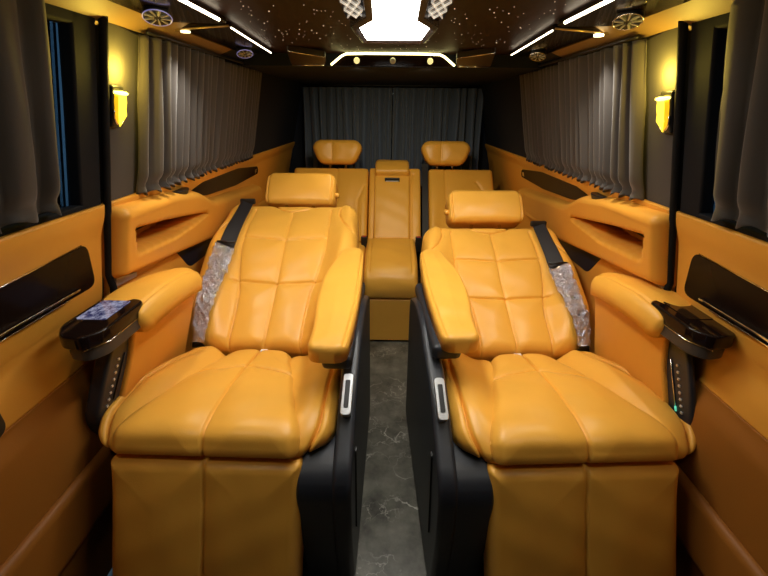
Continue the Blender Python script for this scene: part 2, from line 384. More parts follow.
BODY = rounded([(.96, .962), (1.27, .950), (1.45, .925), (1.60, .862), (1.95, .835), (2.25, .815), (2.3, .745), (2.12, .700), (1.65, .712), (1.30, .755), (.96, .795)], .03)
POCKET = rounded([(1.040, .918), (1.22, .898), (1.52, .852), (1.53, .830), (1.30, .812), (1.055, .830)], .016)
for s, sd in ((-1, 'left'), (1, 'right')):
    wl = empty('wall_' + sd); tag(wl, kind='structure')

    def rear_off(Y, Z):
        a = poly_sd(Y, Z, BODY); o = .050 * (1 - sm(a, -.012, .008))
        p = poly_sd(Y, Z, POCKET); o = o - .120 * (1 - sm(p, -.005, .001))
        o = o + .010 * sm(Z, .93, .975)                       # belt roll
        o = o - .006 * np.exp(-((Z - .735 + .03 * (Y - 1.0)) / .006) ** 2) * (a > .01)
        return o * sm(Y, 1.002, 1.012)
    relief_wall('rear_side_panel', s, 1.003, 3.14, .0, .985, rear_off, TRIM, wl, .005, .003)
    # dark sheet inside the open pocket, its colour standing in for shade
    wall_plate('pocket_shade', s, [(1.050, .914), (1.20, .896), (1.40, .866), (1.38, .850), (1.20, .848), (1.06, .845)], -.045, .002, POCKET_SHADE, wl)
    ins = wall_plate('gloss_insert', s, [(1.42, .918), (1.62, .955), (1.85, .955), (2.28, .915), (2.30, .875), (1.95, .868), (1.62, .885)], .0165, .014, INSERT, wl, rr=.03, bevel=.003)
    wall_plate('chrome_end_clip', s, [(2.24, .905), (2.27, .905), (2.27, .882), (2.24, .882)], .018, .010, CHROME, ins, bevel=.002)
    # cup holder in the shelf of the panel
    cu = lathe('cup_holder', [(.030, -.03), (.033, .003), (.031, .006), (.028, .005), (.0, .003)], (s * .686, 1.35, .950), (-s * .36, -.10, .92), BLACK, wl, sc=(.70, 1.35))
    # speaker opening low in the wall
    wall_plate('speaker_cover', s, [(1.38, .735), (1.46, .640), (1.74, .640), (1.86, .732), (1.6, .742)], .014, .014, mat('speaker_mesh_' + sd, (.008, .012, .022), .5), wl, rr=.03, bevel=.003)
    wall_plate('chrome_slot_trim', s, [(1.01, .778), (1.11, .758), (1.11, .744), (1.01, .752)], .030, .03, SATIN, wl, bevel=.003)
    # pillars and upper rail
    wall_plate('pillar_cover', s, [(1.006, .980), (1.155, .975), (1.145, 1.36), (1.003, 1.375)], .012, .03, PILLAR, wl, rr=.01, bevel=.006)
    wall_plate('rear_pillar_cover', s, [(2.12, .975), (3.13, .950), (3.13, 1.40), (2.09, 1.40)], .014, .03, DPILLAR, wl, bevel=.006)
    wall_plate('window_rail', s, [(1.003, 1.352), (3.1, 1.352), (3.1, 1.425), (1.003, 1.425)], .010, .03, DPILLAR, wl, bevel=.005)
    wall_plate('window_sill_strip', s, [(1.13, .972), (2.13, .972), (2.13, .992), (1.13, .992)], .014, .02, PILLAR, wl, bevel=.004)
    V = []
    for (x, z) in ((.618, 1.355), (.612, 1.362), (.515, 1.399), (.515, 1.41), (.618, 1.41)): V.append((x, z))
    prism('ceiling_cove', V, lambda p, d: (s * p[0], d, p[1]), .15, 1.62, COVE, wl, bevel=.004)
    prism('rear_ceiling_cove', V, lambda p, d: (s * p[0], d, p[1]), 1.62, 3.1, DPILLAR, wl, bevel=.004)
    wn = wall_plate('window_1' if s < 0 else 'window_2', s, [(1.12, .985), (2.13, .985), (2.13, 1.36), (1.12, 1.36)], -.018, .006, GLASS)
    tag(wn, kind='structure')

    wall_plate('door_jamb', s, [(.965, 0), (1.03, 0), (1.03, .73), (1.03, 1.42), (.965, 1.42), (.965, .73)], -.013, .02, RUBBER, wl)
    # ---- sliding door
    dr = empty('door_1' if s < 0 else 'door_2'); tag(dr, kind='structure')

    def door_off(Y, Z):
        o = .010 * sm(Z, .90, .97) + 0 * Y
        o = o + .012 * (1 - sm(Z, .545, .60)) * sm(Z, .20, .24)            # storage pocket bulge
        o = o + .016 * (1 - sm(Z, .36, .372)) * sm(Z, .20, .24)
        o = o - .010 * np.exp(-((Z - .70) / .03) ** 2)
        o = o + .02 * (1 - sm(Y, .975, .99)) - .02
        return o
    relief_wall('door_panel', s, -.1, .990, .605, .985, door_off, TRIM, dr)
    relief_wall('door_pocket', s, -.1, .990, .02, .605, door_off, SHADED_TRIM, dr)
    gi = wall_plate('gloss_insert', s, [(-.1, .788), (.955, .782), (.925, .905), (.70, .893), (-.1, .862)], .014, .016, INSERT, dr, rr=.03, bevel=.004)
    tube('chrome_upper_line', [(s * (wallX(z) - .016), y, z) for y, z in ((0, .869), (.4, .881), (.7, .894), (.90, .905))], .0016, CHROME, gi, 8)
    wall_plate('chrome_strip', s, [(-.1, .798), (.885, .7965), (.885, .803), (-.1, .8055)], .022, .008, CHROME, gi, bevel=.002)
    wall_plate('chrome_strip', s, [(-.1, .787), (.85, .7865), (.85, .790), (-.1, .791)], .022, .008, CHROME, gi, bevel=.001)
    wall_plate('ambient_light_strip', s, [(-.1, .777), (.87, .777), (.87, .780), (-.1, .780)], .012, .008, TEAL, gi)
    wall_plate('window_frame', s, [(.915, .985), (.984, .965), (.978, 1.385), (.905, 1.385)], .012, .03, FRAMEM, dr, bevel=.006)
    wall_plate('window_frame', s, [(-.1, 1.345), (.92, 1.345), (.98, 1.425), (-.1, 1.425)], .012, .03, FRAMEM, dr, bevel=.006)
    wall_plate('window_frame', s, [(-.1, .972), (.93, .978), (.93, .996), (-.1, .99)], .012, .03, FRAMEM, dr, bevel=.005)
    wall_plate('window_glass', s, [(-.1, .985), (.93, .985), (.93, 1.36), (-.1, 1.36)], -.018, .006, GLASS, dr)
    tube('door_seal', [(s * (wallX(z) - .018 - .012 * (z < .76)), .994 + .004 * math.sin(z * 3), z) for z in np.linspace(.02, 1.39, 40)], .009, RUBBER, dr, 10)
wall_plate('door_grab_handle', -1, [(.53, .70), (.615, .69), (.62, .62), (.55, .60)], .03, .03, BLACK, bpy.data.objects['door_1'], rr=.02, bevel=.01)


# ================================================================== CURTAINS
def curtain(name, label, cat_label, m, pos, n_pleat, L, z0, z1, amp, parent=None, group=None, bow=0.0, seed=0, tilt=0.0):
    """pos(t, h, off): t along, h height -> 3D. pleats pinched at top, billowing towards the hem"""
    r = random.Random(seed); nt_ = n_pleat * 14; nh = 40; V, F = [], []
    ph = [0.0]
    for k in range(nt_): ph.append(ph[-1] + (1 + .35 * math.sin(k * .21 + seed) + .2 * r.uniform(-1, 1)) / nt_)
    tot = ph[-1]
    jit = [r.uniform(.55, 1.25) for _ in range(n_pleat + 2)]
    for i in range(nt_ + 1):
        t = i / nt_; p = ph[i] / tot * n_pleat
        for j in range(nh + 1):
            q = j / nh; a = amp * (jit[int(p)] * (1 - (p % 1)) + jit[int(p) + 1] * (p % 1))
            c = 2 * abs(math.sin(math.pi * (p + .06 * math.sin(q * 5 + 1.7 * p)))) ** .8 - 1
            a *= .65 + .5 * (1 - q) - .45 * math.exp(-((q - .06) / .04) ** 2)
            hem = .006 * math.sin(2 * math.pi * p) * (1 - q)
            V.append(pos(t, z0 + (z1 - z0) * q + hem * (q < .02), .5 * a * (1 + c) + bow * math.sin(math.pi * q)))
    for i in range(nt_):
        for j in range(nh): F.append((i * (nh + 1) + j, (i + 1) * (nh + 1) + j, (i + 1) * (nh + 1) + j + 1, i * (nh + 1) + j + 1))
    o = link_mesh(name, V, F, m, parent, smooth=True)
    md = o.modifiers.new('cloth', 'SOLIDIFY'); md.thickness = .0015
    tag(o, label, cat_label, group)
    return o


def side_pos(s, ya, yb):
    def pos(t, h, off): return (s * (wallX(h) - .018 - off), ya + (yb - ya) * t, h)
    return pos


for s, sd in ((-1, 'left'), (1, 'right')):
    curtain('window_curtain', 'pleated taupe curtain on the %s rear side window, nearest the glowing wall sconce' % sd, 'curtain', SIDEC,
            side_pos(s, 1.118, 1.64), 12, .5, .980, 1.358, .034, seed=2 + s, group='side window curtains')
    curtain('window_curtain', 'darker far half of the %s side window curtain, beside the rear corner pillar' % sd, 'curtain', SIDEC,
            side_pos(s, 1.66, 2.13), 13, .47, .980, 1.352, .024, seed=5 + s, group='side window curtains')
    curtain('window_curtain', 'dark gathered curtain on the sliding door window at the %s edge of the photo' % sd, 'curtain', DOORC,
            side_pos(s, .10, .825 if s < 0 else .855), 11, .7, 1.004, 1.375, .024, seed=9 + s, group='side window curtains', bow=.006)
    # tie-back button and hook where the two side curtains meet
    rl = tube('curtain_rail', [(s * (wallX(1.362) - .034), y, 1.364) for y in np.linspace(1.13, 2.16, 12)], .004, BLACK, None, 8)
    tag(rl, 'thin black curtain rail above the %s rear side window' % sd, 'curtain rail', 'curtain rails')
for k, (xa, xb) in enumerate(((-.60, .012), (.018, .64))):
    curtain('rear_window_curtain', 'navy pleated curtain on the tailgate window, %s half' % ('left' if k == 0 else 'right'), 'curtain', REARC,
            (lambda t, h, off, xa=xa, xb=xb: (xa + (xb - xa) * t, 3.122 - off, h)), 11, .6, .70, 1.338, .125, seed=20 + k, group='tailgate curtains')
rl = tube('curtain_rail', [(x, 3.085, 1.352) for x in np.linspace(-.61, .65, 6)], .005, BLACK, None, 8)
tag(rl, 'black curtain rail above the navy tailgate curtains', 'curtain rail', 'curtain rails')

# ================================================================== CEILING FITTINGS
XC = .008


def cpoly(pts): return [(x + XC, y) for x, y in pts]


up = lambda z: (lambda p, d: (p[0], p[1], z + d))
lp = empty('ceiling_light_panel', (0, 0, 1.4)); tag(lp, 'large white hourglass light panel in the dark starry ceiling', 'ceiling light')
half = [(.034, .58), (.0445, 1.054), (.087, 1.172), (.078, 1.374)]
diff = half + [(-x, y) for x, y in half[::-1]]
prism('diffuser', cpoly(diff), lambda p, d: (p[0], p[1], d), -.014, -.004, LAMP, lp)
o1 = [(.054, .57), (.064, 1.05), (.108, 1.165), (.096, 1.415)]
outer = o1 + [(-x, y) for x, y in o1[::-1]]
N = len(diff); V = []
for pl, z in ((outer, -.001), (outer, -.016), ([(x * 1.10, y if y < 1.3 else y + .010) for x, y in diff], -.022), (diff, -.016)):
    V += [(x + XC, y, z) for x, y in pl]
F = [(a * N + i, a * N + (i + 1) % N, (a + 1) * N + (i + 1) % N, (a + 1) * N + i) for a in range(3) for i in range(N)]
link_mesh('frame', V, F, mat('bronze_frame', (.05, .035, .03), .25, metal=.3, spec=.6), lp, bevel=.002)
for sx in (-1, 1):
    gp = empty('ceiling_lattice_panel', (0, 0, 1.4))
    tag(gp, 'black panel with chrome lattice ornament %s of the ceiling light' % ('left' if sx < 0 else 'right'), 'ornament', 'lattice ornaments beside the ceiling light')
    prism('backing', rounded([(XC + sx * .056, .6), (XC + sx * .112, .6), (XC + sx * .112, 1.11), (XC + sx * .098, 1.155), (XC + sx * .068, 1.10)], .01),
          lambda p, d: (p[0], p[1], d), -.006, -.001, GLOSS, gp, bevel=.001)
    lat = []; V, F = [], []

    def bar(a, b, V=V, F=F):
        a, b = Vector(a), Vector(b); t = (b - a).normalized(); n_ = Vector((-t.y, t.x)) * .0009; k = len(V)
        for p in (a - t * .001 - n_, a - t * .001 + n_, b + t * .001 + n_, b + t * .001 - n_):
            V.append((p.x, p.y, -.010)); V.append((p.x, p.y, -.006))
        for q in ((0, 2, 4, 6), (1, 7, 5, 3), (0, 1, 3, 2), (2, 3, 5, 4), (4, 5, 7, 6), (6, 7, 1, 0)): F.append(tuple(k + i for i in q))
    xa, xb = XC + sx * .069, XC + sx * .107
    for k in range(6):
        y = .57 + k * .075
        bar((xa, y), (xb, y + .15)); bar((xb, y), (xa, y + .15))
    bar((xa, 1.02), ((xa + xb) / 2, 1.095)); bar((xb, 1.02), ((xa + xb) / 2, 1.095))
    link_mesh('chrome_lattice', V, F, mat('champagne_chrome', (.85, .80, .70), .3, metal=.5, emit=(1, .93, .8), es=.35), gp)

for s, sd in ((-1, 'left'), (1, 'right')):
    for k, (ya, yb, wh) in enumerate(((.52, 1.155, 'front'), (1.185, 1.74, 'rear'))):
        cp = empty('ceiling_vent_panel', (s * .46, (ya + yb) / 2, 1.4))
        tag(cp, '%s gloss black vent panel edged by a warm LED strip, %s side of the ceiling' % (wh, sd), 'ceiling panel', 'vent panels along the ceiling')
        bx, by = cp.location.x, cp.location.y
        xi, xo = (.392, .535) if k == 0 else (.400, .535)
        pl = [(s * xi, ya), (s * (xi - .0), yb), (s * (xo + .01), yb + .05 * k - .02), (s * (xo), ya)] if k == 0 else [(s * xi, ya), (s * (xi + .035), yb), (s * (xo + .05), yb - .02), (s * (xo + .05), ya + .06)]
        prism('panel', rounded([(x - bx, y - by) for x, y in pl], .02), lambda p, d: (p[0], p[1], d), -.014, -.001, GLOSS, cp, bevel=.003)
        tube('inner_led_strip', [(s * (xi + (.035 * t if k else 0)) - bx, ya + (yb - ya) * t - by, -.015) for t in (0.02, .5, .9)], .0035 if k == 0 else .0018, STRIP if k == 0 else ARCHL if False else STRIP, cp, 8)
        if k == 1:
            tube('outer_led_strip', [(s * .590 - bx, ya + .12 - by, -.016), (s * .588 - bx, yb - .04 - by, -.016)], .0022, STRIP, cp, 8)
            tube('cross_trim', [(s * .40 - bx, ya - .012 - by, -.014), (s * .58 - bx, ya + .05 - by, -.016)], .0022, mat('bronze_line_' + sd, (.7, .5, .25), .3, metal=.8), cp, 8)
            rl_ = lathe('reading_spot', [(.012, 0), (.012, .004), (.0, .004)], (s * .53 - bx, ya + .04 - by, -.018), (0, 0, -1), mat('spot_' + sd, (1, 1, 1), .4, emit=(1, .85, .45), es=10 if s > 0 else 2.5), cp)
        vy = 1.00 if k == 0 else 1.60; vx = .487 if k == 0 else .50
        vent = lathe('air_vent', [(.030, -.014), (.034, 0), (.034, .003), (.031, .004), (.029, .002), (.0, .002)], (0, 0, 0), (0, 0, -1), BLACK, cp, sc=(.85, 1.2))
        vent.location = (s * vx - bx, vy - by, -.026); vent.rotation_euler = (-.20, s * .25, 0); vent.scale = (.88, .88, .88)
        V, F = [], []
        for a in range(9):
            an = math.pi * 2 * a / 9; c, sn = math.cos(an), math.sin(an); kk = len(V)
            for (rr_, w_) in ((.008, -.0012), (.008, .0012), (.027, .0020), (.027, -.0020)):
                px, py = rr_ * c - w_ * sn, (rr_ * sn + w_ * c) * 1.35
                V.append((px, py, -.0055)); V.append((px, py, -.0015))
            for q in ((0, 2, 4, 6), (1, 7, 5, 3), (0, 1, 3, 2), (2, 3, 5, 4), (4, 5, 7, 6), (6, 7, 1, 0)): F.append(tuple(kk + i for i in q))
        link_mesh('vent_vanes', V, F, SATIN, vent)
        tube('vent_ring', [(.0285 * math.cos(a), .0403 * math.sin(a), -.0035) for a in np.linspace(0, 2 * math.pi, 40)], .0013, BLUELED if s < 0 else CHROME, vent, 6)
    # glossy quarter plates at the back end of the ceiling
    qp = empty('ceiling_corner_plate', (s * .33, 1.72, 1.4)); tag(qp, 'glossy brown corner plate at the rear %s end of the ceiling' % sd, 'ceiling panel', 'rear ceiling corner plates')
    pl = [(s * .235, 1.69), (s * .255, 1.80), (s * .385, 1.80), (s * .36, 1.62)]
    prism('plate', rounded([(x - s * .33, y - 1.72) for x, y in pl], .012), lambda p, d: (p[0], p[1], d - .16 * (p[1] + .1)), -.014, .004, mat('brown_gloss_' + sd, (.022, .010, .006), .28, spec=.3), qp, bevel=.004)
    tube('chrome_line', [(s * .238 - s * .33, -.030, -.0265), (s * .36 - s * .33, -.098, -.016)], .0018, CHROME, qp, 6)
    tube('chrome_line', [(s * .258 - s * .33, .078, -.044), (s * .382 - s * .33, .078, -.044)], .0018, CHROME, qp, 6)

ab = empty('arched_lamp_bar', (.008, 1.80, 1.354)); tag(ab, 'arched black lamp bar with glowing yellow edge above the rear seats', 'ceiling light')
prism('bar_body', rounded([(-.232, .0), (.232, .0), (.178, .044), (-.178, .044)], .010), lambda p, d: (p[0], d, p[1]), -.02, .022, GLOSS, ab, bevel=.003)
tube('led_edge', [(x, -.022, z) for x, z in ((-.236, .003), (-.212, .021), (-.195, .033), (-.178, .040), (-.1, .042), (.1, .042), (.178, .040), (.195, .033), (.212, .021), (.236, .003))], .0038, ARCHL, ab, 8)
for x, m_ in ((-.138, DOWNL), (.0, SATIN), (.142, DOWNL)):
    lathe('downlight', [(.011, 0), (.011, .006), (.008, .008), (0, .007)], (x, -.017, .018), (0, -1, 0), m_, ab, sc=(1, 1))

# star lights
n_star = 0; tries = 0
sv, sf = [], []
bm0 = bmesh.new(); bmesh.ops.create_icosphere(bm0, subdivisions=1, radius=1.0); sme = bpy.data.meshes.new('star_light'); bm0.to_mesh(sme); bm0.free(); sme.materials.append(STARM)
while n_star < 150:
    x, y = random.uniform(-.37, .37), random.uniform(.96, 1.76)
    if abs(x - XC) < .12 and y < 1.44 or abs(x) > .21 and y > 1.60: continue
    st = bpy.data.objects.new('star_light', sme); COL.objects.link(st); rr_ = random.choice((.0006, .0007, .0008, .0010, .0014)); st.scale = (rr_,) * 3; st.location = (x, y, 1.3998)
    tag(st, 'tiny fibre-optic star light in the dark ceiling', 'star light', 'star lights scattered over the ceiling'); n_star += 1

# ================================================================== SCONCES
for s, sd in ((-1, 'left'), (1, 'right')):
    X0 = wallX(1.20) - .014
    sc_ = empty('wall_sconce', (s * (X0 + .006), 1.026, 1.17)); sc_.rotation_euler = (0, s * -math.atan(.245), 0)
    tag(sc_, 'glowing yellow crystal wall sconce on the %s pillar' % sd, 'wall light', 'crystal sconces on the pillars')

    def gem(name, r0, prof, m, n=6, cx_=.015):
        V, F = [], []
        for r, z in prof:
            for k in range(n): V.append((-s * (cx_ + r * math.cos(math.pi * 2 * k / n) * .8), r * math.sin(math.pi * 2 * k / n), z))
        for i in range(len(prof) - 1):
            for k in range(n): F.append((i * n + k, i * n + (k + 1) % n, (i + 1) * n + (k + 1) % n, (i + 1) * n + k))
        F.append(tuple(range(n))); F.append(tuple(range((len(prof) - 1) * n, len(prof) * n)))
        return link_mesh(name, V, F, m, sc_, bevel=.0012, seg=1)
    cr_ = gem('crystal', 0, [(.002, -.008), (.009, .004), (.0185, .018), (.0165, .032), (.0185, .046), (.0165, .062)], CRYSTAL)
    cr_.data.materials.append(CRYSTAL_DIM)
    for p in cr_.data.polygons: p.material_index = int(p.index % 6 in (1, 4))
    gem('collar', 0, [(.019, .063), (.021, .066), (.019, .069)], CRYTOP, 8)
    box('back_plate', (-.012 if s > 0 else -.0, -.022, -.012), (.0 if s > 0 else .012, .022, .080), BLACK, sc_, bevel=.005)
    tube('beaded_edge', [(-s * .014, s * 0 + .020 * math.sin(a), .02 - .024 * math.cos(a)) for a in np.linspace(-1.9, 1.9, 18)], .003, CHROME, sc_, 6)


# ================================================================== CAPTAIN SEATS
def captain_seat(sx, cx_, rz, back_pts, head_pts, side):
    Y0 = 1.10
    root = empty('captain_seat', (sx * cx_, Y0, 0), rz)
    FR = lambda pts: Frame(pts, sx, Y0)
    P = lambda x, y, z: (sx * x, y - Y0, z)
    # --- seat cushion
    fc = FR([(.705, .452), (.712, .488), (.745, .519), (.87, .520), (1.0, .500), (1.17, .465)]); L = fc.L
    mw = lambda t: .219 - .045 * sm(t, .15, .55) - .060 * sm(t, .45, 1)
    pad('seat_cushion', LEATHER, root, fc, lambda t: -mw(t), lambda t: mw(t), T=.10, r=.026, rc0=.02, rc1=.05,
        seams=[[(0, 0), (0, L)], [(-.22, L * .63), (-.05, L * .69), (.0, L * .71), (.05, L * .69), (.22, L * .63)]], gd=.0105, gw=.0028, puff=.012, pw=.06,
        e=lambda X, S, u, v: -.018 * np.abs(2 * u - 1) ** 3 * np.clip((v - .08) * 4, 0, 1), nu=190, nv=170)
    # --- bolsters, nested crescents
    fb = FR([(.725, .430), (.742, .468), (.80, .500), (.92, .512), (1.05, .500), (1.19, .468)])
    Lb = fb.L
    ob = lambda t: (.276 if sx < 0 else .294) + .020 * sm(t, 0, .25) - .080 * sm(t, .30, 1.0)
    pad('outer_bolster', LEATHER, root, fb, .085, lambda t: ob(t), T=.12, r=.032, rc0=.07, rc1=.07,
        seams=[[(float(ob(np.array([t]))[0]) - .036 - .02 * max(0, t - .7), Lb * t) for t in np.linspace(.03, .93, 16)]], gd=.014, gw=.0038, puff=.012, pw=.04,
        e=lambda X, S, u, v: -.034 * (1 - sm(u, .25, .75)) * sm(v, .05, .3), nu=100)
    ib = lambda t: -.262 - .030 * sm(t, 0, .2) + .012 * sm(t, .6, 1.0)
    pad('inner_bolster', LEATHER, root, fb, lambda t: ib(t), -.085, T=.12, r=.032, rc0=.07, rc1=.05,
        seams=[[(float(ib(np.array([t]))[0]) + .032 + .02 * max(0, t - .7), Lb * t) for t in np.linspace(.03, .95, 16)]], gd=.014, gw=.0038, puff=.012, pw=.04,
        e=lambda X, S, u, v: -.034 * sm(u, .25, .75) * sm(v, .05, .3), nu=100)
    # --- leg rest
    fl_ = FR([(.560, .10), (.620, .24), (.672, .36), (.694, .42), (.700, .447)]); Ll = fl_.L
    pad('leg_rest', LEATHER, root, fl_, lambda t: -.226 + .006 * (1 - t), lambda t: .226 - .006 * (1 - t), T=.07, r=.024, rc0=.04, rc1=.012,
        seams=[[(0, Ll * .15), (0, Ll)]], nu=180, nv=100, gd=.0105, gw=.0028, puff=.012, pw=.06)
    # --- backrest
    fk = FR(back_pts); L = fk.L

    def hw(t): return .240 + .052 * sm(t, 0, .32) - .014 * sm(t, .5, .9)

    def ridge(X, S, u, v):
        a = np.abs(2 * u - 1)
        b = np.interp(v, [0, .15, .3, .45, .6, .8, 1], [.50, .49, .48, .56, .61, .62, .62])
        return .036 * sm(a, b - .02, b + .22) * (1 - .55 * sm(v, .55, .85)) * sm(v, -.1, .2) - .010 * (1 - a) * np.exp(-((v - .55) / .3) ** 2)
    seam_x = lambda t: float(np.interp(t, [0, .15, .3, .45, .6, .8, 1], [.122, .124, .130, .152, .166, .165, .160]))
    side_l = [[(q * seam_x(t), L * t) for t in np.linspace(0, .93, 22)] for q in (-1, 1)]
    wingseam = [[(q * .205, L * .98), (q * .20, L * .88), (q * .225, L * .78), (q * .27, L * .70)] for q in (-1, 1)]
    arc = [[(.085 * math.sin(a), L * (1.0 - .085 * math.cos(a) * 1.0)) for a in np.linspace(-1.5, 1.5, 14)]]
    hor = [[(q * x, L * (yv + .015 * (x / .2))) for x in np.linspace(0, .168, 8)] for q in (-1, 1) for yv in (.37, .665)]
    pad('backrest', LEATHER, root, fk, lambda t: -hw(t), lambda t: hw(t), T=.11, r=.045, rc0=.05, rc1=.075,
        seams=[[(0, 0), (0, L * .91)]] + side_l + hor + arc + wingseam, gd=.0095, gw=.0027, puff=.008, pw=.04, e=ridge, nu=190, nv=230)
    lb = fk.at(np.array([.0]), np.array([.004]), np.array([-.02]))
    box('care_label', (float(lb[0][0]) - .012, float(lb[1][0]) - .010, float(lb[2][0]) - .004), (float(lb[0][0]) + .012, float(lb[1][0]) + .002, float(lb[2][0]) + .003), WHITE, root, bevel=.001)
    # backrest rear shell
    pad('back_shell', SHELL, root, FR([(y + .055, z - .085) for y, z in back_pts]), -.235, .235, T=.03, r=.02, rc0=.05, rc1=.08, puff=0)
    # --- headrest
    fh = FR(head_pts); Lh = fh.L; hd = pad('headrest', LEATHER, root, fh, -.160, .160, T=.090, r=.024, rc0=.030, rc1=.040,
        seams=[[(q * .143, 0.0), (q * .146, Lh * .5), (q * .143, Lh)] for q in (-1, 1)], gd=.006, gw=.003, puff=.008, pw=.06, nu=110, nv=70)
    for q in (-1, 1):
        a = fh.at(np.array([q * .06]), np.array([.02]), np.array([-.05])); b_ = fk.at(np.array([q * .06]), np.array([L - .03]), np.array([-.05]))
        tube('headrest_post', [tuple(float(v[0]) for v in a), tuple(float(v[0]) for v in b_)], .007, CHROME, hd, 10)
    # winged side flap buckle of the headrest
    c = fh.at(np.array([-.166]), np.array([Lh * .35]), np.array([-.035]))
    lathe('headrest_hinge', [(.010, -.012), (.012, 0), (.010, .010), (0, .012)], tuple(float(v[0]) for v in c), (sx * -1, 0, 0), LEATHER, hd)
    # --- inner armrest
    z0 = .665
    af = .868 if sx < 0 else .935; ax = .008 if sx < 0 else .020
    fa = FR([(af, z0 - .005), (af + .10, z0), (1.10, z0 + .010), (1.30, z0 + .03), (1.50, z0 + .055)]); La = fa.L
    arm = pad('armrest', LEATHER, root, fa, lambda t: ax - .328 + .004 * t - .012 * np.sin(t * 3.1), lambda t: ax - .226 + .020 * sm(t, .1, .5) - .035 * sm(t, .6, 1), T=.045, r=.014, rc0=.032, rc1=.035,
        seams=[[(ax - .318, .02), (ax - .328, La * .4), (ax - .323, La * .9)]], gd=.004, gw=.003, puff=.008, pw=.05)
    box('armrest_core', P(-.330, af + .02, z0 - .085), P(-.250, 1.40, z0 - .040), SHELL, arm, bevel=.015)
    # --- inner fairing (aisle side)
    prof = [(1.42, .02), (1.42, .56), (1.25, .618), (af + .17, .612), (af + .10, .585), (.87, .545), (.80, .490), (.745, .455), (.70, .430), (.672, .385), (.668, .25), (.70, .02)]
    prof = rounded(prof, .05, 4)
    fair = prism('side_fairing', prof, lambda p, d: P(d, p[0], p[1]), -.345, -.298, SHELL, root, bevel=.012)
    prism('front_valance', rounded([(1.30, .02), (1.30, .40), (.87, .43), (.80, .445), (.747, .440), (.704, .423), (.676, .383), (.672, .25), (.704, .02)], .05, 4), lambda p, d: P(d, p[0], p[1]), -.343, -.215, SHELL, fair, bevel=.010)
    # handle bezel lying on the sloping rim
    bz = prism('handle_bezel', rounded([(-.055, -.013), (.055, -.013), (.055, .013), (-.055, .013)], .010), lambda p, d: P(-.3215 + p[1], .845 + p[0] * .86 - d * .50, .541 + p[0] * .50 + d * .86), -.012, .006, SATIN, fair, bevel=.0015)
    prism('handle_slot', rounded([(-.036, -.006), (.036, -.006), (.036, .006), (-.036, .006)], .003), lambda p, d: P(-.3215 + p[1], .845 + p[0] * .86 - d * .50, .541 + p[0] * .50 + d * .86), .002, .0085, BLACK, bz)
    prism('side_trim_strip', rounded([(.75, .18), (.78, .42), (.80, .42), (.77, .18)], .008), lambda p, d: P(d, p[0], p[1]), -.349, -.342, SATIN if False else BLACK, fair)
    # --- outer console
    ox = 0.0 if sx < 0 else .027
    PO = lambda x, y, z: P(x + ox, y, z)
    lean, thk = (.27, .050) if sx < 0 else (.13, .030)
    pln = lambda y, z: .188 + .075 * (1.16 - y) + lean * (.70 - z)      # the console's inner face leans outwards towards its foot
    con = prism('outer_side_panel', rounded([(1.19, .705), (1.165, .50), (1.15, .40), (.90, .40), (.845, .49), (.880, .61), (.885, .705)], .03, 4), lambda p, d: PO(pln(*p) + d, p[0], p[1]), 0, .028, TRIM, root, bevel=.008)
    sh = prism('outer_shell', rounded([(1.09, .66), (1.08, .40), (.86, .36), (.80, .43), (.775, .50), (.800, .60), (.835, .705), (.90, .70)], .03, 4), lambda p, d: PO(pln(*p) + d, p[0], p[1]), .012, thk, SHELL, root, bevel=.010)
    prism('shell_foot', rounded([(1.07, .40), (1.07, .0), (.86, .0), (.83, .30), (.83, .40)], .03, 4), lambda p, d: PO(d, p[0], p[1]), .262, .286, SHELL, sh, bevel=.010)
    box('seat_base', P(-.30, .76, .0), P(.20, 1.10, .36), BLACK, root, bevel=.02)
    for k in range(8):
        t = k / 7; y_, z_ = .846 - .038 * t, .630 - .115 * t; xq = pln(y_, z_) + .012
        box('control_button', PO(xq - .003, y_ - .0035, z_ - .003), PO(xq + .002, y_ + .0035, z_ + .003), SATIN, sh, bevel=.001)
    tube('control_light_line', [PO(pln(y_, z_) + .010, y_, z_) for y_, z_ in ((.868, .635), (.828, .520))], .0018, BLACK if sx < 0 else CHROME, sh, 8)
    if sx > 0: tube('control_led', [PO(pln(y_, z_) + .010, y_, z_) for y_, z_ in ((.828, .520), (.824, .508))], .0024, TEAL, sh, 8)
    # armrest pad of the console
    fo = FR([(.855, .742), (.90, .760), (1.0, .765), (1.12, .752), (1.22, .725)])
    pad('console_armrest', LEATHER, root, fo, lambda t: ox + .165 - .012 * np.sin(3.14 * t), lambda t: ox + .312 - .03 * t - .02 * t * t, T=.06, r=.034, rc0=.02, rc1=.06, seams=[[(ox + .186, 0), (ox + .180, fo.L * .5), (ox + .190, fo.L)]], gd=.004, gw=.003, puff=.010, pw=.05)
    # gloss tray with display
    ty0, ty1 = (.722, .905) if sx < 0 else (.755, .935)
    tray = prism('console_tray', rounded([(.180, ty1), (.288, ty1 + .03), (.288, ty0 + .045), (.258, ty0), (.206, ty0 - .008), (.180, ty0 + .03)], .018), lambda p, d: PO(p[0], p[1], d), .733, .766, GLOSS, root, bevel=.006)
    prism('tray_base', rounded([(.184, ty1), (.280, ty1 + .03), (.280, ty0 + .055), (.254, ty0 + .008), (.208, ty0), (.184, ty0 + .035)], .018), lambda p, d: PO(p[0], p[1], d), .704, .734, mat('grey_tray_' + side, (.045, .038, .034), .45), tray, bevel=.006)
    tube('tray_edge_line', [PO(.181, ty1, .7345), PO(.180, ty0 + .04, .7345), PO(.207, ty0 - .008, .7345)], .0012, CHROME, tray, 6)
